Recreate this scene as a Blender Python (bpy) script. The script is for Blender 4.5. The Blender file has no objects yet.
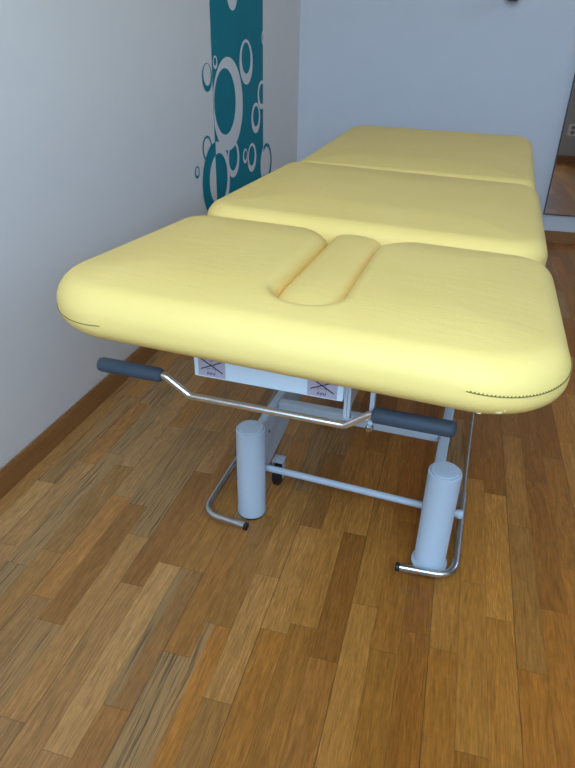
import bpy, bmesh, math, random
import numpy as np
from mathutils import Vector, Matrix

random.seed(7)
sc = bpy.context.scene
COL = sc.collection

# ------------------------------------------------------------------ node helpers
def new_mat(name):
    m = bpy.data.materials.new(name); m.use_nodes = True
    nt = m.node_tree; nt.nodes.clear()
    out = nt.nodes.new('ShaderNodeOutputMaterial')
    b = nt.nodes.new('ShaderNodeBsdfPrincipled')
    nt.links.new(b.outputs[0], out.inputs[0])
    return m, nt, b

def setin(nt, node, key, v):
    if isinstance(v, bpy.types.NodeSocket): nt.links.new(v, node.inputs[key])
    else: node.inputs[key].default_value = v

def mth(nt, op, a, b=None, c=None, clamp=False):
    n = nt.nodes.new('ShaderNodeMath'); n.operation = op; n.use_clamp = clamp
    setin(nt, n, 0, a)
    if b is not None: setin(nt, n, 1, b)
    if c is not None: setin(nt, n, 2, c)
    return n.outputs[0]

def mix(nt, fac, a, b, blend='MIX'):
    n = nt.nodes.new('ShaderNodeMix'); n.data_type = 'RGBA'; n.blend_type = blend
    n.clamp_factor = True
    setin(nt, n, 0, fac); setin(nt, n, 6, a); setin(nt, n, 7, b)
    return n.outputs[2]

def noise(nt, vec, scale, detail=3, rough=.5, dist=0.0, dim='3D'):
    n = nt.nodes.new('ShaderNodeTexNoise'); n.noise_dimensions = dim
    setin(nt, n, 'Vector', vec); n.inputs['Scale'].default_value = scale
    n.inputs['Detail'].default_value = detail; n.inputs['Roughness'].default_value = rough
    n.inputs['Distortion'].default_value = dist
    return n.outputs['Fac']

def maprange(nt, v, a, b, c=0.0, d=1.0, smooth=False):
    n = nt.nodes.new('ShaderNodeMapRange'); n.clamp = True
    if smooth: n.interpolation_type = 'SMOOTHSTEP'
    setin(nt, n, 'Value', v)
    for k, x in zip(('From Min', 'From Max', 'To Min', 'To Max'), (a, b, c, d)): n.inputs[k].default_value = x
    return n.outputs[0]

def combine(nt, x, y, z):
    n = nt.nodes.new('ShaderNodeCombineXYZ')
    for k, v in enumerate((x, y, z)): setin(nt, n, k, v)
    return n.outputs[0]

def objcoord(nt):
    return nt.nodes.new('ShaderNodeTexCoord').outputs['Object']

def bump(nt, b, h, strength, dist=.001):
    n = nt.nodes.new('ShaderNodeBump'); n.inputs['Strength'].default_value = strength
    n.inputs['Distance'].default_value = dist
    nt.links.new(h, n.inputs['Height']); nt.links.new(n.outputs[0], b.inputs['Normal'])

def plain(name, col, rough=.5, metal=0.0, bscale=None, bstr=.1, bdist=.0005, var=0.0, spec=.5):
    m, nt, b = new_mat(name)
    b.inputs['Roughness'].default_value = rough; b.inputs['Metallic'].default_value = metal
    b.inputs['Specular IOR Level'].default_value = spec
    co = objcoord(nt)
    v = noise(nt, co, 9.0, 4)
    f = maprange(nt, v, .3, .7, 1 - var, 1 + var)
    c = mix(nt, 1.0, (*col, 1), combine(nt, f, f, f), 'MULTIPLY')
    nt.links.new(c, b.inputs['Base Color'])
    if bscale: bump(nt, b, noise(nt, co, bscale, 3), bstr, bdist)
    return m

# ------------------------------------------------------------------ materials
def floor_material():
    m, nt, b = new_mat('oak_strip_parquet')
    sep = nt.nodes.new('ShaderNodeSeparateXYZ'); nt.links.new(objcoord(nt), sep.inputs[0])
    X, Y = sep.outputs[0], sep.outputs[1]
    W = .0501
    u = mth(nt, 'DIVIDE', mth(nt, 'SUBTRACT', X, .123 - 40 * W), W)
    row = mth(nt, 'FLOOR', u); fu = mth(nt, 'FRACT', u)
    def wn(vec):
        n = nt.nodes.new('ShaderNodeTexWhiteNoise'); n.noise_dimensions = '3D'
        nt.links.new(vec, n.inputs['Vector']); return n.outputs['Value'], n.outputs['Color']
    r1, _ = wn(combine(nt, row, 3.7, 1.3))
    r2, _ = wn(combine(nt, row, 9.1, 5.5))
    L = mth(nt, 'MULTIPLY_ADD', r2, .16, .27)
    v = mth(nt, 'ADD', mth(nt, 'DIVIDE', Y, L), mth(nt, 'MULTIPLY', r1, 17.0))
    # slight per-board jitter of the length
    idx = mth(nt, 'FLOOR', v); fv = mth(nt, 'FRACT', v)
    q, qc = wn(combine(nt, row, idx, 2.0))
    q2, _ = wn(combine(nt, row, idx, 8.0))
    q3, _ = wn(combine(nt, row, idx, 14.0))
    ramp = nt.nodes.new('ShaderNodeValToRGB'); nt.links.new(q, ramp.inputs[0])
    cr = ramp.color_ramp; cr.interpolation = 'LINEAR'
    cols = [(0.0, (.31, .092, .006)), (.22, (.40, .124, .008)), (.42, (.35, .112, .008)), (.60, (.43, .145, .012)),
            (.80, (.38, .138, .016)), (1.0, (.47, .170, .020))]
    while len(cr.elements) < len(cols): cr.elements.new(.5)
    for e, (p, c) in zip(cr.elements, cols): e.position = p; e.color = (*c, 1)
    base = ramp.outputs[0]
    # grain, offset per board
    off = mth(nt, 'MULTIPLY', q2, 53.0)
    wob = noise(nt, combine(nt, mth(nt, 'MULTIPLY', X, 9.0), mth(nt, 'MULTIPLY', Y, 4.5), off), 1.0, 2)
    gx = mth(nt, 'ADD', mth(nt, 'MULTIPLY', X, 150.0), mth(nt, 'MULTIPLY', wob, 12.0))
    gv = combine(nt, gx, mth(nt, 'MULTIPLY', Y, 5.0), off)
    g1 = noise(nt, gv, 1.0, 4, .6)
    fine = noise(nt, combine(nt, mth(nt, 'MULTIPLY', X, 430.0), mth(nt, 'MULTIPLY', Y, 22.0), off), 1.0, 3, .6)
    fl = noise(nt, combine(nt, mth(nt, 'MULTIPLY', X, 130.0), mth(nt, 'MULTIPLY', Y, 60.0), off), 1.0, 2, .6)
    k1 = maprange(nt, g1, .30, .70, .82, 1.14)
    k2 = maprange(nt, fine, .32, .68, .72, 1.20)
    k3 = maprange(nt, fl, .35, .7, .93, 1.08)
    q5, _ = wn(combine(nt, row, idx, 33.0))
    k = mth(nt, 'MULTIPLY', mth(nt, 'MULTIPLY', mth(nt, 'MULTIPLY', k1, k2), k3), mth(nt, 'MULTIPLY_ADD', q5, .36, .80))
    c = mix(nt, 1.0, base, combine(nt, k, k, k), 'MULTIPLY')
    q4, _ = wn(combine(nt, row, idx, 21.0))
    pale = mth(nt, 'MULTIPLY', mth(nt, 'MULTIPLY_ADD', q4, .6, .4), maprange(nt, X, -.70, .05, .80, .06))  # paler towards the left wall: its sheen on the boards put into the colour
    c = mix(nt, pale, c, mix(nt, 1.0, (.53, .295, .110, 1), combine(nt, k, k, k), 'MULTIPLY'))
    # boards with dark mineral streaks: more of them towards the wall side
    many = maprange(nt, X, -.75, .15, .42, .06)
    has = mth(nt, 'LESS_THAN', q3, many)
    st = noise(nt, combine(nt, mth(nt, 'ADD', mth(nt, 'MULTIPLY', X, 330.0), mth(nt, 'MULTIPLY', wob, 7.0)), mth(nt, 'MULTIPLY', Y, 6.0), mth(nt, 'ADD', off, 7.0)), 1.0, 3, .6)
    sf = mth(nt, 'MULTIPLY', maprange(nt, st, .50, .66, 0, .80), has)
    c = mix(nt, mth(nt, 'MULTIPLY', has, .55), c, (.41, .235, .092, 1))
    c = mix(nt, sf, c, (.040, .027, .018, 1))
    # seams
    d = mth(nt, 'MULTIPLY', mth(nt, 'MINIMUM', fu, mth(nt, 'SUBTRACT', 1.0, fu)), W)
    e = mth(nt, 'MULTIPLY', mth(nt, 'MINIMUM', fv, mth(nt, 'SUBTRACT', 1.0, fv)), L)
    m3 = mth(nt, 'MODULO', mth(nt, 'ADD', row, 0.0), 3.0)       # one seam in three is the plank edge
    plank = mth(nt, 'MULTIPLY', mth(nt, 'LESS_THAN', m3, .5), mth(nt, 'LESS_THAN', fu, .5))
    thin = mth(nt, 'SUBTRACT', 1.0, maprange(nt, d, .0002, .0009))
    wide = mth(nt, 'MULTIPLY', mth(nt, 'SUBTRACT', 1.0, maprange(nt, d, .0005, .0015)), plank)
    endj = mth(nt, 'SUBTRACT', 1.0, maprange(nt, e, .0002, .0010))
    seam = mth(nt, 'MAXIMUM', mth(nt, 'MULTIPLY', thin, .38), mth(nt, 'MAXIMUM', mth(nt, 'MULTIPLY', wide, .85), mth(nt, 'MULTIPLY', endj, .45)))
    c = mix(nt, seam, c, (.045, .025, .010, 1))
    nt.links.new(c, b.inputs['Base Color'])
    rg = maprange(nt, fine, .3, .7, .30, .46)
    nt.links.new(rg, b.inputs['Roughness'])
    b.inputs['Specular IOR Level'].default_value = .40
    h = mth(nt, 'SUBTRACT', mth(nt, 'MULTIPLY', fine, .5), mth(nt, 'MULTIPLY', seam, 1.0))
    bump(nt, b, h, .35, .0006)
    return m

def vinyl_material():
    m, nt, b = new_mat('yellow_vinyl')
    co = objcoord(nt)
    v = noise(nt, co, 6.0, 3)
    c = mix(nt, maprange(nt, v, .35, .65), (.82, .555, .158, 1), (.85, .580, .174, 1))
    nt.links.new(c, b.inputs['Base Color'])
    b.inputs['Roughness'].default_value = .52
    b.inputs['Specular IOR Level'].default_value = .22
    vor = nt.nodes.new('ShaderNodeTexVoronoi'); vor.inputs['Scale'].default_value = 420
    nt.links.new(co, vor.inputs['Vector'])
    # faint lengthways wrinkles of stretched cover
    sep = nt.nodes.new('ShaderNodeSeparateXYZ'); nt.links.new(co, sep.inputs[0])
    wr = noise(nt, combine(nt, mth(nt, 'MULTIPLY', sep.outputs[0], 14.0), mth(nt, 'MULTIPLY', sep.outputs[1], 60.0), mth(nt, 'MULTIPLY', sep.outputs[2], 14.0)), 1.0, 3, .55, .6)
    h = mth(nt, 'ADD', mth(nt, 'MULTIPLY', vor.outputs['Distance'], .30), mth(nt, 'MULTIPLY', wr, 1.1))
    bump(nt, b, h, .55, .0009)
    return m

def wood_trim_material():
    m, nt, b = new_mat('stained_skirting_wood')
    sep = nt.nodes.new('ShaderNodeSeparateXYZ'); nt.links.new(objcoord(nt), sep.inputs[0])
    s = mth(nt, 'ADD', sep.outputs[0], sep.outputs[1])
    g = noise(nt, combine(nt, mth(nt, 'MULTIPLY', s, 4.0), 0.0, mth(nt, 'MULTIPLY', sep.outputs[2], 160.0)), 1.0, 4, .6)
    c = mix(nt, maprange(nt, g, .3, .7), (.26, .105, .028, 1), (.36, .155, .045, 1))
    nt.links.new(c, b.inputs['Base Color']); b.inputs['Roughness'].default_value = .42
    return m

M = {}
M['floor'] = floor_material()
M['vinyl'] = vinyl_material()
M['trim'] = wood_trim_material()
M['wall'] = plain('matt_wall_paint', (.74, .67, .60), .85, 0, 160, .12, .0006, .012, .25)
M['wall_pale'] = plain('satin_pale_wall_paint', (.66, .645, .64), .55, 0, 120, .05, .0005, .012, .35)
M['ceiling'] = plain('ceiling_paint', (.86, .83, .79), .9)
M['wall_side'] = plain('warm_grey_wall_paint', (.62, .57, .52), .85)
M['teal'] = plain('teal_vinyl_film', (.0, .19, .225), .6, 0, None, .1, .001, .03, .15)
M['film_grey'] = plain('pale_vinyl_film', (.72, .67, .62), .7, 0, None, .1, .001, .01, .3)
M['white_metal'] = plain('white_powder_coat', (.52, .585, .63), .38, 0, 500, .05, .0003, .01)
M['white_box'] = plain('glossy_white_sheet_metal', (.78, .92, .98), .35)
M['grey_metal'] = plain('grey_powder_coat', (.50, .51, .53), .40, 0, 500, .05, .0003, .01)
M['chrome'] = plain('polished_chrome', (.95, .96, .95), .30, 1.0)
M['steel'] = plain('brushed_steel', (.60, .60, .60), .27, 1.0, None, .1, .001, .04)
M['grip'] = plain('slate_foam_grip', (.050, .068, .085), .62, 0, 700, .25, .0006, .05)
M['black'] = plain('black_rubber', (.012, .012, .013), .55)
M['dark'] = plain('dark_metal', (.05, .05, .055), .5)  # dark finish of the motor, a bolt, the mirror edge and the hook
M['sticker'] = plain('pale_lilac_label', (.50, .44, .50), .55, 0, None, .1, .001, .04)
M['ink'] = plain('black_label_ink', (.018, .012, .016), .6)
M['thread'] = plain('olive_thread', (.16, .115, .02), .8)
M['scuff'] = plain('torn_white_backing', (.70, .58, .27), .8)
M['mirror'] = plain('silvered_glass', (.80, .80, .79), .03, 1.0)
M['plastic'] = plain('ivory_plastic', (.92, .90, .86), .4)
M['well'] = plain('shaded_grey_plastic', (.16, .15, .14), .5)

# ------------------------------------------------------------------ mesh helpers
def link(name, me, mats, parent=None):
    o = bpy.data.objects.new(name, me)
    for m in (mats if isinstance(mats, (list, tuple)) else [mats]): me.materials.append(m)
    COL.objects.link(o)
    if parent is not None: o.parent = parent
    return o

def obj(name, bm, mats, parent=None, smooth=True, angle=40):
    me = bpy.data.meshes.new(name)
    bmesh.ops.recalc_face_normals(bm, faces=bm.faces)
    if smooth:
        ca = math.radians(angle)
        for f in bm.faces: f.smooth = True
        for e in bm.edges:
            if len(e.link_faces) == 2 and e.calc_face_angle(0) > ca: e.smooth = False
    bm.to_mesh(me); bm.free()
    return link(name, me, mats, parent)

def tag(o, label=None, cat=None, group=None, kind=None):
    if label: o['label'] = label
    if cat: o['category'] = cat
    if group: o['group'] = group
    if kind: o['kind'] = kind
    return o

def add_box(bm, x0, x1, y0, y1, z0, z1, bev=0.0, seg=2, mat=0):
    vs = [bm.verts.new((x, y, z)) for x in (x0, x1) for y in (y0, y1) for z in (z0, z1)]
    idx = [(0, 1, 3, 2), (4, 6, 7, 5), (0, 4, 5, 1), (2, 3, 7, 6), (0, 2, 6, 4), (1, 5, 7, 3)]
    fs = [bm.faces.new([vs[i] for i in f]) for f in idx]
    for f in fs: f.material_index = mat
    if bev:
        es = list({e for f in fs for e in f.edges})
        bmesh.ops.bevel(bm, geom=es, offset=bev, segments=seg, profile=.5, affect='EDGES', clamp_overlap=True, material=mat)
    return bm

def add_lathe(bm, prof, seg=48, M4=Matrix.Identity(4), mat=0):
    """prof: list of (r, z); r==0 makes a pole."""
    rings = []
    for r, z in prof:
        if r < 1e-7: rings.append([bm.verts.new(M4 @ Vector((0, 0, z)))])
        else: rings.append([bm.verts.new(M4 @ Vector((r * math.cos(2 * math.pi * k / seg), r * math.sin(2 * math.pi * k / seg), z))) for k in range(seg)])
    for a, b in zip(rings, rings[1:]):
        for k in range(seg):
            k2 = (k + 1) % seg
            if len(a) == 1 and len(b) == 1: continue
            if len(a) == 1: f = bm.faces.new((a[0], b[k], b[k2]))
            elif len(b) == 1: f = bm.faces.new((a[k], b[0], a[k2]))
            else: f = bm.faces.new((a[k], b[k], b[k2], a[k2]))
            f.material_index = mat
    return bm

def axis_matrix(p, d):
    return Matrix.Translation(p) @ Vector(d).normalized().to_track_quat('Z', 'Y').to_matrix().to_4x4()

def fillet(pts, r, n=8):
    """round the corners of a polyline"""
    P = [Vector(p) for p in pts]; out = [P[0]]
    for i in range(1, len(P) - 1):
        a, b, c = P[i - 1], P[i], P[i + 1]
        rr = r[i - 1] if isinstance(r, (list, tuple)) else r
        u, w = (a - b).normalized(), (c - b).normalized()
        ang = u.angle(w); t = min(rr / math.tan(ang / 2), (a - b).length * .49, (c - b).length * .49)
        p0, p1 = b + u * t, b + w * t
        for k in range(n + 1):
            s = k / n
            out.append((1 - s) ** 2 * p0 + 2 * s * (1 - s) * b + s * s * p1)
    out.append(P[-1]); return out

def add_tube(bm, pts, r, seg=16, cap=True, mat=0):
    P = [Vector(p) for p in pts]; n = len(P)
    T = [(P[min(i + 1, n - 1)] - P[max(i - 1, 0)]).normalized() for i in range(n)]
    up = Vector((0, 0, 1)) if abs(T[0].z) < .9 else Vector((1, 0, 0))
    N = (up - T[0] * up.dot(T[0])).normalized(); rings = []
    for i in range(n):
        N = (N - T[i] * N.dot(T[i])).normalized(); B = T[i].cross(N)
        rr = r[i] if isinstance(r, (list, tuple)) else r
        rings.append([bm.verts.new(P[i] + N * rr * math.cos(2 * math.pi * k / seg) + B * rr * math.sin(2 * math.pi * k / seg)) for k in range(seg)])
    for a, b in zip(rings, rings[1:]):
        for k in range(seg):
            f = bm.faces.new((a[k], a[(k + 1) % seg], b[(k + 1) % seg], b[k])); f.material_index = mat
    if cap:
        for q in (rings[0], rings[-1]): bm.faces.new(q).material_index = mat
    return bm

# ------------------------------------------------------------------ upholstery: surface nets on a distance field
def surface_nets(F, lo, hi, h):
    ax = [np.arange(a, b + h, h) for a, b in zip(lo, hi)]
    X, Y, Z = np.meshgrid(*ax, indexing='ij')
    D = F(X, Y, Z); S = D < 0
    nx, ny, nz = (n - 1 for n in D.shape)
    cs = np.zeros((nx, ny, nz), int)
    for i in (0, 1):
        for j in (0, 1):
            for k in (0, 1): cs += S[i:i + nx, j:j + ny, k:k + nz]
    act = (cs > 0) & (cs < 8)
    idx = -np.ones(act.shape, int); cells = np.argwhere(act); idx[act] = np.arange(len(cells))
    acc = np.zeros((len(cells), 3)); cnt = np.zeros(len(cells))
    corners = [(i, j, k) for i in (0, 1) for j in (0, 1) for k in (0, 1)]
    for a in corners:
        for ax_i in range(3):
            if a[ax_i] == 0:
                b = list(a); b[ax_i] = 1
                da = D[tuple((cells + a).T)]; db = D[tuple((cells + b).T)]
                x = (da < 0) != (db < 0)
                t = np.where(x, da / np.where(x, da - db, 1), 0)
                p = np.tile(np.array(a, float), (len(cells), 1)); p[:, ax_i] = t
                acc[x] += p[x]; cnt[x] += 1
    V = np.array(lo) + (cells + acc / cnt[:, None]) * h
    for _ in range(4):                       # settle onto the field
        x, y, z = V.T; e = h * .25; d = F(x, y, z)
        G = np.stack([F(x + e, y, z) - F(x - e, y, z), F(x, y + e, z) - F(x, y - e, z), F(x, y, z + e) - F(x, y, z - e)], 1) / (2 * e)
        st = d[:, None] * G / np.maximum((G * G).sum(1), .05)[:, None]
        V = V - np.clip(st, -h * .4, h * .4)
    quads = []
    for axi in range(3):
        o1, o2 = [q for q in range(3) if q != axi]
        s0 = [slice(1, -1)] * 3; s0[axi] = slice(0, -1)
        s1 = list(s0); s1[axi] = slice(1, None)
        c = np.argwhere(S[tuple(s0)] != S[tuple(s1)])
        base = c.copy(); base[:, o1] += 1; base[:, o2] += 1
        fl = S[tuple(base.T)]
        g = []
        for d1, d2 in ((0, 0), (1, 0), (1, 1), (0, 1)):
            q = base.copy(); q[:, o1] -= d1; q[:, o2] -= d2
            g.append(idx[tuple(q.T)])
        g = np.stack(g, 1)
        if axi == 1: fl = ~fl
        g[fl] = g[fl][:, ::-1]
        quads.append(g)
    return V, np.concatenate(quads)

def net_object(name, F, lo, hi, h, mats, parent):
    V, Q = surface_nets(F, lo, hi, h)
    me = bpy.data.meshes.new(name); me.from_pydata(V.tolist(), [], Q.tolist()); me.update()
    bm = bmesh.new(); bm.from_mesh(me); bmesh.ops.recalc_face_normals(bm, faces=bm.faces)
    for f in bm.faces: f.smooth = True
    bm.to_mesh(me); bm.free()
    return link(name, me, mats, parent)

def smax(a, b, k):
    h = np.clip(.5 - .5 * (b - a) / k, 0, 1)
    return b + (a - b) * h + k * h * (1 - h)

def rbox2(x, y, cx, cy, hx, hy, r_front, r_back):
    dx, dy = x - cx, y - cy
    r = np.where(dy < 0, r_front, r_back)
    qx, qy = np.abs(dx) - hx + r, np.abs(dy) - hy + r
    return np.minimum(np.maximum(qx, qy), 0) + np.hypot(np.maximum(qx, 0), np.maximum(qy, 0)) - r

def pad(d2, z, hz, rt, rb, dome, puffy=False):
    s = np.clip(-d2 / .16, 0, 1); s = 1 - (1 - s) ** 2.4 if puffy else s * s * (3 - 2 * s)
    z = z - dome * s * np.clip((z + hz) / (2 * hz), 0, 1.5)
    r = np.where(z > 0, rt, rb)
    qx, qz = d2 + r, np.abs(z) - hz + r
    return np.minimum(np.maximum(qx, qz), 0) + np.hypot(np.maximum(qx, 0), np.maximum(qz, 0)) - r

# ------------------------------------------------------------------ the setting
YB, XL, XR, YS, YF, XN, ZC = 3.60, -.93, 2.40, .56, -.40, .80, 2.75
T = .12
def slab(name, x0, x1, y0, y1, z0, z1, mat, kind='structure'):
    o = obj(name, add_box(bmesh.new(), x0, x1, y0, y1, z0, z1), mat, None, False)
    if kind: o['kind'] = kind
    return o

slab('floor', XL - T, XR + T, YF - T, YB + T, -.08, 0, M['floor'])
slab('ceiling', XL - T, XR + T, YF - T, YB + T, ZC, ZC + .08, M['ceiling'])
slab('wall_left', XL - T, XL, YF - T, YB + T, 0, ZC, M['wall'])
slab('wall_back', XL, XR, YB, YB + T, 0, ZC, M['wall_pale'])
RY0, RY1, RZ0, RZ1 = 2.25, 2.95, 1.70, 2.50  # opening for an added, unseen window that fills light at the back
bm = bmesh.new()
add_box(bm, XR, XR + T, YS - T, RY0, 0, ZC); add_box(bm, XR, XR + T, RY1, YB + T, 0, ZC)
add_box(bm, XR, XR + T, RY0, RY1, 0, RZ0); add_box(bm, XR, XR + T, RY0, RY1, RZ1, ZC)
obj('wall_right', bm, M['wall_side'], None, False)['kind'] = 'structure'
bm = bmesh.new()
for a in ((RY0, RY0 + .04, RZ0, RZ1), (RY1 - .04, RY1, RZ0, RZ1), (RY0 + .04, RY1 - .04, RZ0, RZ0 + .04), (RY0 + .04, RY1 - .04, RZ1 - .04, RZ1)):
    add_box(bm, XR + .035, XR + .085, a[0], a[1], a[2], a[3], .004)
obj('added_fill_window', bm, M['ceiling'], None)['kind'] = 'structure'  # frame of the added fill window
# wall behind the photographer: a solid stretch on the right and a window bay on the left
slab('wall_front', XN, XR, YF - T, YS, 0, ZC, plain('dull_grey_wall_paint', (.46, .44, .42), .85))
WX0, WX1, WZ0, WZ1 = -.45, .76, .85, 2.68
bm = bmesh.new()
add_box(bm, XL, WX0, YF - T, YF, 0, ZC); add_box(bm, WX1, XN, YF - T, YF, 0, ZC)
add_box(bm, WX0, WX1, YF - T, YF, 0, WZ0); add_box(bm, WX0, WX1, YF - T, YF, WZ1, ZC)
obj('wall_bay', bm, M['wall'], None, False)['kind'] = 'structure'
bm = bmesh.new()
fw = .05
for a in ((WX0, WX0 + fw, WZ0, WZ1), (WX1 - fw, WX1, WZ0, WZ1), (WX0 + fw, WX1 - fw, WZ0, WZ0 + fw), (WX0 + fw, WX1 - fw, WZ1 - fw, WZ1),
          (.125, .185, WZ0 + fw, WZ1 - fw)):
    add_box(bm, a[0], a[1], YF - .085, YF - .035, a[2], a[3], .004)
obj('window_1', bm, M['ceiling'], None)['kind'] = 'structure'

def skirting(name, x0, x1, y0, y1, inward):
    bm = bmesh.new(); add_box(bm, x0, x1, y0, y1, 0, .062)
    top = [e for e in bm.edges if all(v.co.z > .06 for v in e.verts)]
    bmesh.ops.bevel(bm, geom=top, offset=.004, segments=2, affect='EDGES', clamp_overlap=True)
    obj(name, bm, M['trim'])['kind'] = 'structure'
B = .014
skirting('baseboard_left', XL, XL + B, YF, YB, 0)
skirting('baseboard_back', XL + B, XR, YB - B, YB, 0)
skirting('baseboard_right', XR - B, XR, YS + B, YB - B, 0)
skirting('baseboard_front', XN, XR, YS, YS + B, 0)

# ------------------------------------------------------------------ the treatment table
TB = bpy.data.objects.new('treatment_table', None); COL.objects.link(TB)
TB.location = (-.177, .642, 0); TB.rotation_euler = (0, 0, math.radians(-2.9))
tag(TB, 'yellow padded three-section massage table on a white metal frame, standing on the parquet', 'massage table')

CX = .000
# ---- head section with the nose slot
def tilt(y, z, y0, z0, a):
    c, s = math.cos(a), math.sin(a)
    return (y - y0) * c + (z - z0) * s, -(y - y0) * s + (z - z0) * c

A1, A2, A3 = math.radians(-2.1), math.radians(0.2), math.radians(2.2)
HZ = .037
Z1, Z2, Z3 = .615, .603, .605           # centre heights of the pads at their front edge
SX, SHW, SY0 = .007, .0440, .026       # slot: centre, half width, front
def slot2(x, y):
    x = x - (.005 - .025 * y); yy = y - SY0
    q = np.abs(x - SX) - SHW
    R = .042
    qx, qy = q + R, -yy + R
    return np.minimum(np.maximum(qx, qy), 0) + np.hypot(np.maximum(qx, 0), np.maximum(qy, 0)) - R
ROLL = .026                             # the upholstered top leans a little to one side
def F_head(x, y, z):
    z = z + ROLL * (x - .33)
    v, w = tilt(y, z, 0, Z1, A1)
    d2 = rbox2(x, v, CX - .004, .192, .338, .247, .112, .070)
    f = pad(d2, w + .005, HZ - .005, .0315, .027, .013, True)
    s = np.maximum(slot2(x, v), -(w + .022))
    return smax(f, -s, .022 + .05 * np.clip((v - .33) / .09, 0, 1))
def F_nose(x, y, z):
    z = z + ROLL * (x - .33)
    v, w = tilt(y, z, 0, Z1, A1)
    hy = (.414 - SY0 - .002) / 2
    d2 = rbox2(x - (.005 - .025 * v), v, SX, SY0 - .003 + hy, SHW + .005, hy + .005, .046, .018)
    w = w + .004 + .008 * np.clip((.12 - v) / .1, 0, 1) ** 2
    w = w + .009 * np.clip((x - SX - .005 + .025 * v) / .05, -1, 1) ** 2
    return pad(d2, w - .006, .0325, .022, .004, .005)
head = net_object('head_cushion', F_head, (-.365, -.065, .555), (.345, .46, .715), .004, M['vinyl'], TB)
nose = net_object('nose_bolster', F_nose, (-.060, .0, .56), (.070, .445, .700), .003, M['vinyl'], TB)
nose['label'] = 'narrow yellow bolster lying in the slot of the head section'
def F_mid(x, y, z):
    z = z + ROLL * (x - .33)
    v, w = tilt(y, z, .43, Z2, A2)
    return pad(rbox2(x, v, CX - .004, .307, .333, .298, .080, .060), w, HZ, .0355, .026, .007)
net_object('middle_cushion', F_mid, (-.365, .415, .550), (.345, 1.06, .700), .005, M['vinyl'], TB)
def F_foot(x, y, z):
    z = z + .5 * ROLL * (x - .33)
    v, w = tilt(y, z, 1.035, Z3, A3)
    return pad(rbox2(x, v, CX - .004, .382, .328, .379, .055, .075), w, HZ, .0355, .026, .007)
net_object('foot_cushion', F_foot, (-.360, 1.01, .550), (.345, 1.84, .730), .005, M['vinyl'], TB)

# ---- corner seams with stitches
def on_head(x, y, z):
    p = np.array([x, y, z], float)
    for _ in range(12):
        d = float(F_head(*p)); e = 1e-4
        g = np.array([(float(F_head(*(p + e * u))) - float(F_head(*(p - e * u)))) / (2 * e) for u in np.eye(3)])
        g[2] = 0; p -= d * g / max(g @ g, .2)
    return Vector(p), Vector(g).normalized()
def seam(side, z_a, z_b, s0, s1, stitches, width):
    """runs from the front face (s0) round the corner to the flank (s1)"""
    bm = bmesh.new(); path = []
    n = 300
    for k in range(n + 1):
        t = k / n; a = t * math.pi / 2
        # guide point outside the rounded corner
        cxr = CX + side * (.333 - .115); cyr = -.053 + .115
        if t < s0: continue
        gx = cxr + side * .14 * math.sin(a); gy = cyr - .14 * math.cos(a)
        if t < .12: gx = cxr + side * (.14 * math.sin(a) - (.12 - t) * s1)
        p, nrm = on_head(gx, gy, z_a + (z_b - z_a) * t + .006 * math.sin(t * math.pi) * -1)
        path.append((p + nrm * .0002, nrm))
    add_tube(bm, [p for p, _ in path], width, 6)
    if stitches:
        d = 0
        for (a, na), (b, nb) in zip(path, path[1:]):
            d += (b - a).length
            if d > .0042:
                d = 0; t = (b - a).normalized(); across = na.cross(t); across *= 1 if across.z > 0 else -1
                add_tube(bm, [a + across * .0020 + t * .0012 + na * .0003, a + na * .0003], .0007, 5)
    obj('seam', bm, M['thread'], head)
seam(1, .617, .620, 0, -.03, True, .0006)
seam(-1, .622, .630, .0, -.05, False, .0006)
bm = bmesh.new()
for (x, z, w) in ((.252, .587, .0036), (.288, .592, .0042), (.296, .595, .0020)):
    p, nrm = on_head(x, -.12, z)
    add_lathe(bm, [(0, .0009), (w * .6, .0008), (w, -.0004), (w * .5, -.001), (0, -.001)], 7, axis_matrix(p, nrm) @ Matrix.Diagonal((1, .45, 1, 1)))
obj('torn_patch', bm, M['scuff'], head)

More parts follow.
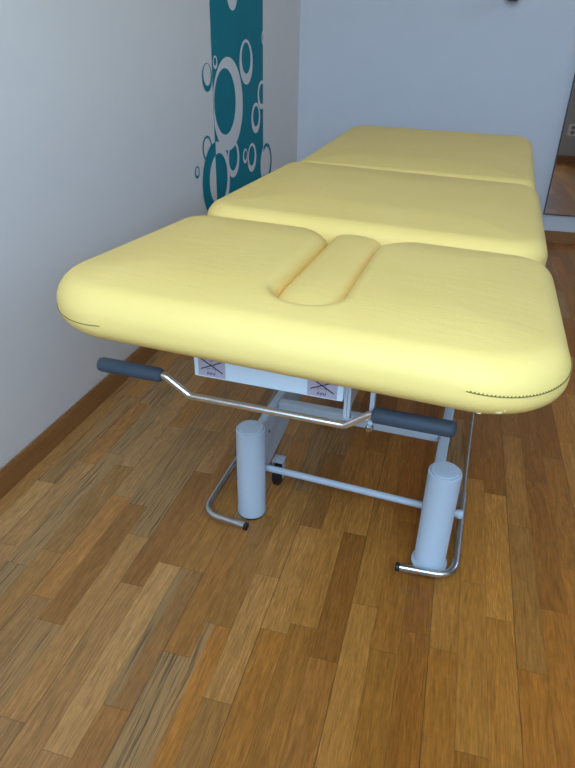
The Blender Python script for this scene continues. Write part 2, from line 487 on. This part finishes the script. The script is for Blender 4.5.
# ---- head box with the two labels
BY = .085
box = obj('head_box', add_box(bmesh.new(), -.171, .062, BY, BY + .26, .490, .580, .003), M['white_box'], TB)
bm = bmesh.new(); add_box(bm, .0625, .0675, BY + .004, BY + .24, .462, .580, .001)
obj('side_plate', bm, M['grey_metal'], TB)
def sticker(x0, x1, z0, z1):
    bm = bmesh.new(); y = BY
    add_box(bm, x0, x1, y - .0006, y, z0, z1, 0, 1, 0)
    w, h = x1 - x0, z1 - z0; cx, cz = (x0 + x1) / 2, (z0 + z1) / 2 + h * .05
    def stroke(a, b, t, mat=1):
        a, b = Vector((a[0], y - .0011, a[1])), Vector((b[0], y - .0011, b[1]))
        d = (b - a).normalized(); n = Vector((-d.z, 0, d.x)) * t / 2
        q = [bm.verts.new(v) for v in (a - n, b - n, b + n, a + n)]
        q2 = [bm.verts.new(v.co + Vector((0, .0008, 0))) for v in q]
        bm.faces.new(q).material_index = mat; bm.faces.new(q2[::-1]).material_index = mat
        for i in range(4): bm.faces.new((q[i], q[(i + 1) % 4], q2[(i + 1) % 4], q2[i])).material_index = mat
    P = lambda u, v: (x0 + u * w, z0 + v * h)
    stroke(P(.10, .88), P(.90, .26), .0016); stroke(P(.10, .34), P(.88, .82), .0016)
    # faint figure seated on a table end, and the short caption line under it
    for a, b in (((.50, .90), (.50, .62)), ((.50, .62), (.62, .60)), ((.62, .60), (.62, .40)), ((.42, .80), (.58, .80)), ((.30, .42), (.72, .42)), ((.36, .42), (.36, .30)), ((.66, .42), (.66, .30))):
        stroke(P(*a), P(*b), .0007, 2)
    for k in range(6):
        u = .34 + k * .055
        stroke(P(u, .12), P(u, .12 + (.13 if k % 2 else .09)), .0009)
        if k % 2 == 0: stroke(P(u, .12), P(u + .04, .12), .0008)
    obj('warning_label', bm, [M['sticker'], M['ink'], plain('grey_label_ink', (.22, .19, .23), .6)], box, False)
sticker(-.163, -.119, .4935, .5265); sticker(.009, .053, .493, .526)

# ---- head handlebar with grips
HY = .085
hb = obj('handlebar', add_tube(bmesh.new(), fillet([(-.250, HY, .480), (-.222, HY, .480), (-.181, HY, .452), (.067, HY, .4525), (.1055, HY, .481), (.132, HY, .481)], .016), .0056, 20), M['chrome'], TB)
for x0, x1 in ((-.341, -.226), (.1045, .2215)):
    bm = bmesh.new(); r = .0118; L = x1 - x0
    prof = [(0, 0), (r * .55, .0004), (r * .86, .0025), (r, .0065), (r, L - .0065), (r * .86, L - .0025), (r * .55, L - .0004), (0, L)]
    add_lathe(bm, prof, 32, axis_matrix((x0, HY, .4795), (1, 0, 0)))
    obj('grip', bm, M['grip'], hb)
# posts carrying the handlebar, each with its bolt
for x, zt in ((.068, .578), (.1025, .578)):
    p = obj('support_post', add_box(bmesh.new(), x - .0035, x + .0035, HY + .008, HY + .020, .445, zt, .001), M['white_metal'], TB)
    bm = bmesh.new(); add_lathe(bm, [(0, 0), (.006, 0), (.006, .006), (.004, .008), (0, .008)], 6, axis_matrix((x, HY + .009, .452), (0, -1, 0)))
    obj('bolt', bm, M['steel'], p)

# ---- upper frame and lift arms, under the cushions
bm = bmesh.new()
for x in (-.17, .15): add_box(bm, x - .02, x + .02, .16, 1.70, .525, .565, .003)
for y in (.36, .90, 1.30, 1.58): add_box(bm, -.15, .13, y - .015, y + .015, .527, .562, .003)
obj('upper_frame', bm, M['white_metal'], TB)
for x in (-.115, .125):
    bm = bmesh.new(); add_tube(bm, [(x, 1.32, .185), (x, .62, .540)], .016, 12)
    obj('lift_arm', bm, M['grey_metal'], TB)
bm = bmesh.new(); add_tube(bm, [(0.01, 1.30, .20), (0.01, .95, .40)], .026, 20); add_tube(bm, [(0.01, .96, .395), (0.01, .72, .55)], .014, 16)
obj('lift_motor', bm, M['dark'], TB)

# ---- base: columns, beams, cross beams
CY = .322
for (x, y, H, fl) in ((-.184, .344, .226, .0012), (.220, .314, .240, .0050), (-.184, 1.50, .226, .0012), (.220, 1.50, .240, .0050)):
    r = .0315
    bm = bmesh.new()
    add_lathe(bm, [(0, .0), (r * .9, .0), (r + fl - .0005, .002), (r + fl, .010), (r + fl * .4, .0135), (r, .016), (r, H - .005), (r - .0006, H - .002), (r - .003, H - .0005), (r - .004, H - .001)], 64, Matrix.Translation((x, y, .003)))
    c = obj('foot_column', bm, M['white_metal'], TB)
    bm = bmesh.new(); add_lathe(bm, [(r - .0045, H - .005), (r - .0045, H + .0015), (r - .006, H + .003), (0, H + .004)], 64, Matrix.Translation((x, y, .003)))
    obj('column_cap', bm, M['white_metal'], c)
    bm = bmesh.new(); add_lathe(bm, [(0, 0), (r + fl - .002, 0), (r + fl - .0005, .0032), (0, .0032)], 48, Matrix.Translation((x, y, 0)))
    obj('foot_pad', bm, M['black'], c)
def beam(x0, x1, y0, z_low):
    bm = bmesh.new(); prof = [(y0, z_low), (y0, .212), (1.50, .212), (1.50, .142), (y0 + .42, .142)]
    A = [bm.verts.new((x0, *p)) for p in prof]; Bv = [bm.verts.new((x1, *p)) for p in prof]
    bm.faces.new(A); bm.faces.new(Bv[::-1])
    for k in range(5): bm.faces.new((A[k], A[(k + 1) % 5], Bv[(k + 1) % 5], Bv[k]))
    bmesh.ops.bevel(bm, geom=list(bm.edges), offset=.003, segments=2, affect='EDGES', clamp_overlap=True)
    obj('side_beam', bm, M['white_metal'], TB)
beam(-.191, -.172, .345, .062)
beam(.197, .218, .318, .062)
bm = bmesh.new(); add_box(bm, -.172, .196, .488, .512, .186, .212, .003)
obj('cross_beam', bm, M['white_metal'], TB)
bm = bmesh.new(); add_box(bm, -.172, .196, 1.36, 1.40, .168, .212, .003)
obj('cross_beam', bm, M['white_metal'], TB)
bm = bmesh.new(); add_lathe(bm, [(0, 0), (.004, 0), (.004, .0015), (0, .0015)], 12, axis_matrix((-.1722, .425, .172), (1, 0, 0)))
obj('bolt', bm, M['dark'], TB)

# ---- foot control: cross tube, side rails
lk = obj('linkage_tube', add_tube(bmesh.new(), [(-.200, .386, .10), (.262, .372, .10)], .0075, 20), M['white_metal'], TB)
for s in (1,):
    bm = bmesh.new(); add_lathe(bm, [(0, -.006), (.0085, -.006), (.0095, -.003), (.0095, .003), (.0075, .006), (0, .006)], 20, axis_matrix((s * .264, .372, .10), (s, 0, 0)))
    obj('clamp', bm, M['white_metal'], lk)
for s in (-1, 1):
    ex, ey = (.160, .262) if s > 0 else (-.166, .268)
    pts = fillet([(s * ex * s, ey, .024), (s * .272, ey + .006, .028), (s * .272, .40, .034), (s * .272, .52, .038)], [.042, .05], 12)
    rl = obj('foot_rail', add_tube(bmesh.new(), pts, .0078, 20), M['steel'], TB)
    d = (Vector(pts[0]) - Vector(pts[1])).normalized()
    bm = bmesh.new(); add_lathe(bm, [(.0080, -.001), (.0088, 0), (.0088, .006), (.006, .0075), (0, .0075)], 20, axis_matrix(Vector(pts[0]) - d * .005, d))
    obj('end_cap', bm, M['black'], rl)
    bm = bmesh.new(); add_tube(bm, fillet([(s * .272, .50, .038), (s * .270, .60, .048), (s * .268, .80, .09), (s * .268, 1.30, .10)], .1), .0042, 12)
    obj('rail_rod', bm, M['steel'], rl)

# ---- castors behind the columns
for (x, y) in ((-.160, .462), (.207, .50), (-.152, 1.40), (.205, 1.40)):
    bm = bmesh.new()
    r = .030
    add_lathe(bm, [(0, -.010), (r * .55, -.010), (r * .60, -.008), (r * .85, -.0085), (r, -.005), (r, .005), (r * .85, .0085), (r * .60, .008), (r * .55, .010), (0, .010)], 40, axis_matrix((x, y, r), (1, 0, 0)))
    w = obj('castor', bm, M['black'], TB)
    bm = bmesh.new()
    for s in (-1, 1): add_box(bm, x + s * .0115, x + s * .0135, y - .010, y + .010, .022, .070, .0008)
    add_box(bm, x - .0135, x + .0135, y - .014, y + .014, .068, .073, .001)
    obj('castor_fork', bm, M['grey_metal'], w)

# ------------------------------------------------------------------ wall mural on the left wall
PY0, PY1, PZ0, PZ1 = 2.320, 2.940, .30, ZC - .002
MU = bpy.data.objects.new('wall_mural', None); COL.objects.link(MU); MU.location = (XL, 2.63, PZ0)
tag(MU, 'tall teal wall decal with pale bubble rings on the grey left wall', 'wall decal')
def mural_local(o):
    o.location = (-XL, -2.63, -PZ0); return o
bm = bmesh.new(); add_box(bm, XL, XL + .0008, PY0, PY1, PZ0, PZ1)
mural_local(obj('teal_panel', bm, M['teal'], MU, False))

def clip_poly(poly, y, keep_less):
    out = []
    for i in range(len(poly)):
        a, b = poly[i], poly[(i + 1) % len(poly)]
        ia = (a[0] <= y) if keep_less else (a[0] >= y); ib = (b[0] <= y) if keep_less else (b[0] >= y)
        if ia: out.append(a)
        if ia != ib:
            t = (y - a[0]) / (b[0] - a[0]); out.append((y, a[1] + t * (b[1] - a[1])))
    return out
LAYER = [0]
def ring(outer, inner, mode):
    """outer / inner = (y, z, radius) of the two circles; mode says which side of the panel is which colour"""
    LAYER[0] += 1
    x = XL + .0011 + .00012 * LAYER[0]
    bm = bmesh.new(); n = 96
    def face(poly, mat):
        if len(poly) < 3: return
        a = sum(p[0] * q[1] - q[0] * p[1] for p, q in zip(poly, poly[1:] + poly[:1]))
        if abs(a) < 1e-9: return
        f = bm.faces.new([bm.verts.new((x, p[0], p[1])) for p in poly]); f.material_index = mat
    for k in range(n):
        a0, a1 = 2 * math.pi * k / n, 2 * math.pi * (k + 1) / n
        pt = lambda c, a: (c[0] + c[2] * math.cos(a), c[1] + c[2] * math.sin(a))
        if inner: q = [pt(outer, a0), pt(outer, a1), pt(inner, a1), pt(inner, a0)]
        else: q = [pt(outer, a0), pt(outer, a1), outer[:2]]
        ins = clip_poly(clip_poly(q, PY1, True), PY0, False)
        if mode in ('pale', 'both'): face(ins, 0)
        if mode in ('teal', 'both'):
            face(clip_poly(q, PY0, True), 1); face(clip_poly(q, PY1, False), 1)
        if mode == 'all_teal': face(q, 1)
        if mode == 'all_pale': face(q, 0)
    bmesh.ops.remove_doubles(bm, verts=bm.verts, dist=1e-5)
    # give the film its thickness
    r = bmesh.ops.extrude_face_region(bm, geom=list(bm.faces))
    for v in r['geom']:
        if isinstance(v, bmesh.types.BMVert): v.co.x -= .0003
    o = obj('bubble_ring', bm, [M['film_grey'], M['teal']], MU, False)
    mural_local(o)
    return o
def disc(c):
    return ring(c, None, 'pale')
disc((2.550, 1.105, .058))
ring((2.706, .869, .084), (2.706, .884, .058), 'pale')
ring((2.950, .962, .030), (2.951, .962, .021), 'pale')
ring((2.267, .827, .047), (2.268, .836, .036), 'all_teal')
ring((2.350, .874, .022), (2.349, .877, .014), 'pale')
ring((2.520, .509, .073), (2.518, .517, .053), 'pale')
ring((2.480, .721, .170), (2.444, .734, .119), 'pale')
ring((2.917, .733, .060), (2.919, .737, .042), 'pale')
ring((2.828, .643, .064), (2.830, .650, .043), 'pale')
ring((2.766, .481, .062), (2.763, .489, .043), 'pale')
ring((2.671, .501, .031), (2.675, .504, .020), 'pale')
ring((2.237, .589, .045), (2.238, .590, .037), 'all_teal')
ring((2.130, .520, .0215), (2.131, .522, .015), 'all_teal')
ring((2.322, .456, .146), (2.343, .459, .098), 'both')
ring((2.984, .424, .092), (2.990, .430, .070), 'both')
# the part of the right-hand bubble that is cut out of the panel shows the wall
ring((2.990, .430, .070), None, 'pale')

# ------------------------------------------------------------------ mirror on the back wall
MX0, MX1, MZ0, MZ1 = .484, 1.13, .150, 2.02
mi = bpy.data.objects.new('wall_mirror', None); COL.objects.link(mi); mi.location = ((MX0 + MX1) / 2, YB, MZ0)
tag(mi, 'tall frameless mirror hung low on the pale blue back wall, reflecting the floor', 'mirror')
off = (-(MX0 + MX1) / 2, -YB, -MZ0)
g = obj('mirror_glass', add_box(bmesh.new(), MX0 + .004, MX1 - .004, YB - .0155, YB - .010, MZ0 + .004, MZ1 - .004), M['mirror'], mi, False); g.location = off
bm = bmesh.new()
add_box(bm, MX0, MX0 + .005, YB - .016, YB, MZ0, MZ1); add_box(bm, MX1 - .005, MX1, YB - .016, YB, MZ0, MZ1)
add_box(bm, MX0 + .005, MX1 - .005, YB - .016, YB, MZ0, MZ0 + .005); add_box(bm, MX0 + .005, MX1 - .005, YB - .016, YB, MZ1 - .005, MZ1)
add_box(bm, MX0 + .005, MX1 - .005, YB - .009, YB, MZ0 + .005, MZ1 - .005)
e = obj('mirror_edge', bm, M['dark'], mi, False); e.location = off

# ------------------------------------------------------------------ socket on the front wall, seen in the mirror
ox, oz = .985, .290
so = bpy.data.objects.new('wall_socket', None); COL.objects.link(so); so.location = (ox, YS, oz)
tag(so, 'small ivory double power socket low on the wall reflected in the mirror', 'power socket')
bm = bmesh.new(); add_box(bm, -.042, .042, 0, .009, -.050, .050, .003)
obj('socket_plate', bm, M['plastic'], so)
for z in (-.021, .021):
    bm = bmesh.new(); add_lathe(bm, [(.018, .0005), (.0165, .0012), (.015, .0006), (0, .0004)], 32, axis_matrix((0, .0088, z), (0, 1, 0)))
    k = obj('socket_well', bm, M['well'], so)
    bm = bmesh.new()
    for s in (-1, 1): add_lathe(bm, [(.0042, 0), (.0042, .0008), (0, .0008)], 12, axis_matrix((s * .0095, .0096, z), (0, 1, 0)))
    obj('pin_hole', bm, M['black'], k)

# ------------------------------------------------------------------ dark fixture at the upper edge of the back wall
fx = bpy.data.objects.new('wall_hook', None); COL.objects.link(fx); fx.location = (.130, YB, 1.150)
tag(fx, 'small dark rounded hook on the pale blue back wall above the table', 'wall hook')
bm = bmesh.new(); add_lathe(bm, [(0, 0), (.024, 0), (.024, .004), (.020, .007), (0, .007)], 32, axis_matrix((0, 0, .03), (0, -1, 0)))
obj('back_plate', bm, M['dark'], fx)
bm = bmesh.new(); add_tube(bm, fillet([(0, -.006, .03), (0, -.035, .028), (0, -.055, .045)], .015), .007, 14)
obj('hook_arm', bm, M['dark'], fx)
bm = bmesh.new(); add_lathe(bm, [(0, -.026), (.018, -.025), (.030, -.018), (.036, -.004), (.034, .010), (.024, .020), (0, .024)], 32, Matrix.Translation((0, -.058, .012)))
obj('knob', bm, M['dark'], fx)

# ------------------------------------------------------------------ daylight through the bay window and the added fill window
w = bpy.data.worlds.new('daylight'); sc.world = w; w.use_nodes = True
nt = w.node_tree; nt.nodes.clear()
out = nt.nodes.new('ShaderNodeOutputWorld'); bg = nt.nodes.new('ShaderNodeBackground')
tc = nt.nodes.new('ShaderNodeTexCoord'); sp = nt.nodes.new('ShaderNodeSeparateXYZ')
nt.links.new(tc.outputs['Generated'], sp.inputs[0])
f = maprange(nt, sp.outputs[2], -.03, .06)
nt.links.new(mix(nt, f, (.30, .30, .28, 1), (.53, .84, 1.25, 1)), bg.inputs[0])
bg.inputs[1].default_value = 11.3
nt.links.new(bg.outputs[0], out.inputs[0])
pl = bpy.data.lights.new('window_portal', 'AREA'); pl.shape = 'RECTANGLE'
pl.size = WX1 - WX0 - .02; pl.size_y = WZ1 - WZ0 - .02
pl.cycles.is_portal = True
po = bpy.data.objects.new('window_portal', pl); COL.objects.link(po)
po.location = ((WX0 + WX1) / 2, YF - T - .01, (WZ0 + WZ1) / 2); po.rotation_euler = (math.radians(90), 0, 0)

pl2 = bpy.data.lights.new('window_portal', 'AREA'); pl2.shape = 'RECTANGLE'  # portal for the added window on the right
pl2.size = RY1 - RY0 - .02; pl2.size_y = RZ1 - RZ0 - .02
pl2.cycles.is_portal = True
po2 = bpy.data.objects.new('window_portal', pl2); COL.objects.link(po2)
po2.location = (XR + T + .01, (RY0 + RY1) / 2, (RZ0 + RZ1) / 2); po2.rotation_euler = (math.radians(90), 0, math.radians(90))

# ------------------------------------------------------------------ camera
cam = bpy.data.cameras.new('camera'); co = bpy.data.objects.new('camera', cam); COL.objects.link(co)
cam.sensor_fit = 'AUTO'; cam.sensor_width = 36; cam.lens = 597 * 36 / 768; cam.clip_start = .02
def cam_axes():
    f, cx, cy = 597.0, 287.5, 384.0
    up = -Vector((266 - cx, 1440 - cy, f)).normalized()          # world up seen from the camera (x right, y down, z ahead)
    y = Vector((477 - cx, 50 - cy, f)); y = (y - up * y.dot(up)).normalized()
    return y.cross(up), y, up
X_, Y_, Z_ = cam_axes()
rot = Matrix(((X_[0], -X_[1], -X_[2]), (Y_[0], -Y_[1], -Y_[2]), (Z_[0], -Z_[1], -Z_[2])))
co.matrix_world = Matrix.Translation((0, 0, .93)) @ rot.to_4x4()
sc.camera = co

sc.view_settings.view_transform = 'Standard'; sc.view_settings.look = 'None'
sc.view_settings.gamma = 1; sc.view_settings.use_curve_mapping = False
sc.view_settings.exposure = -0.07
sc.cycles.max_bounces = 12; sc.cycles.diffuse_bounces = 8; sc.cycles.sample_clamp_indirect = 6
sc.cycles.use_denoising = True
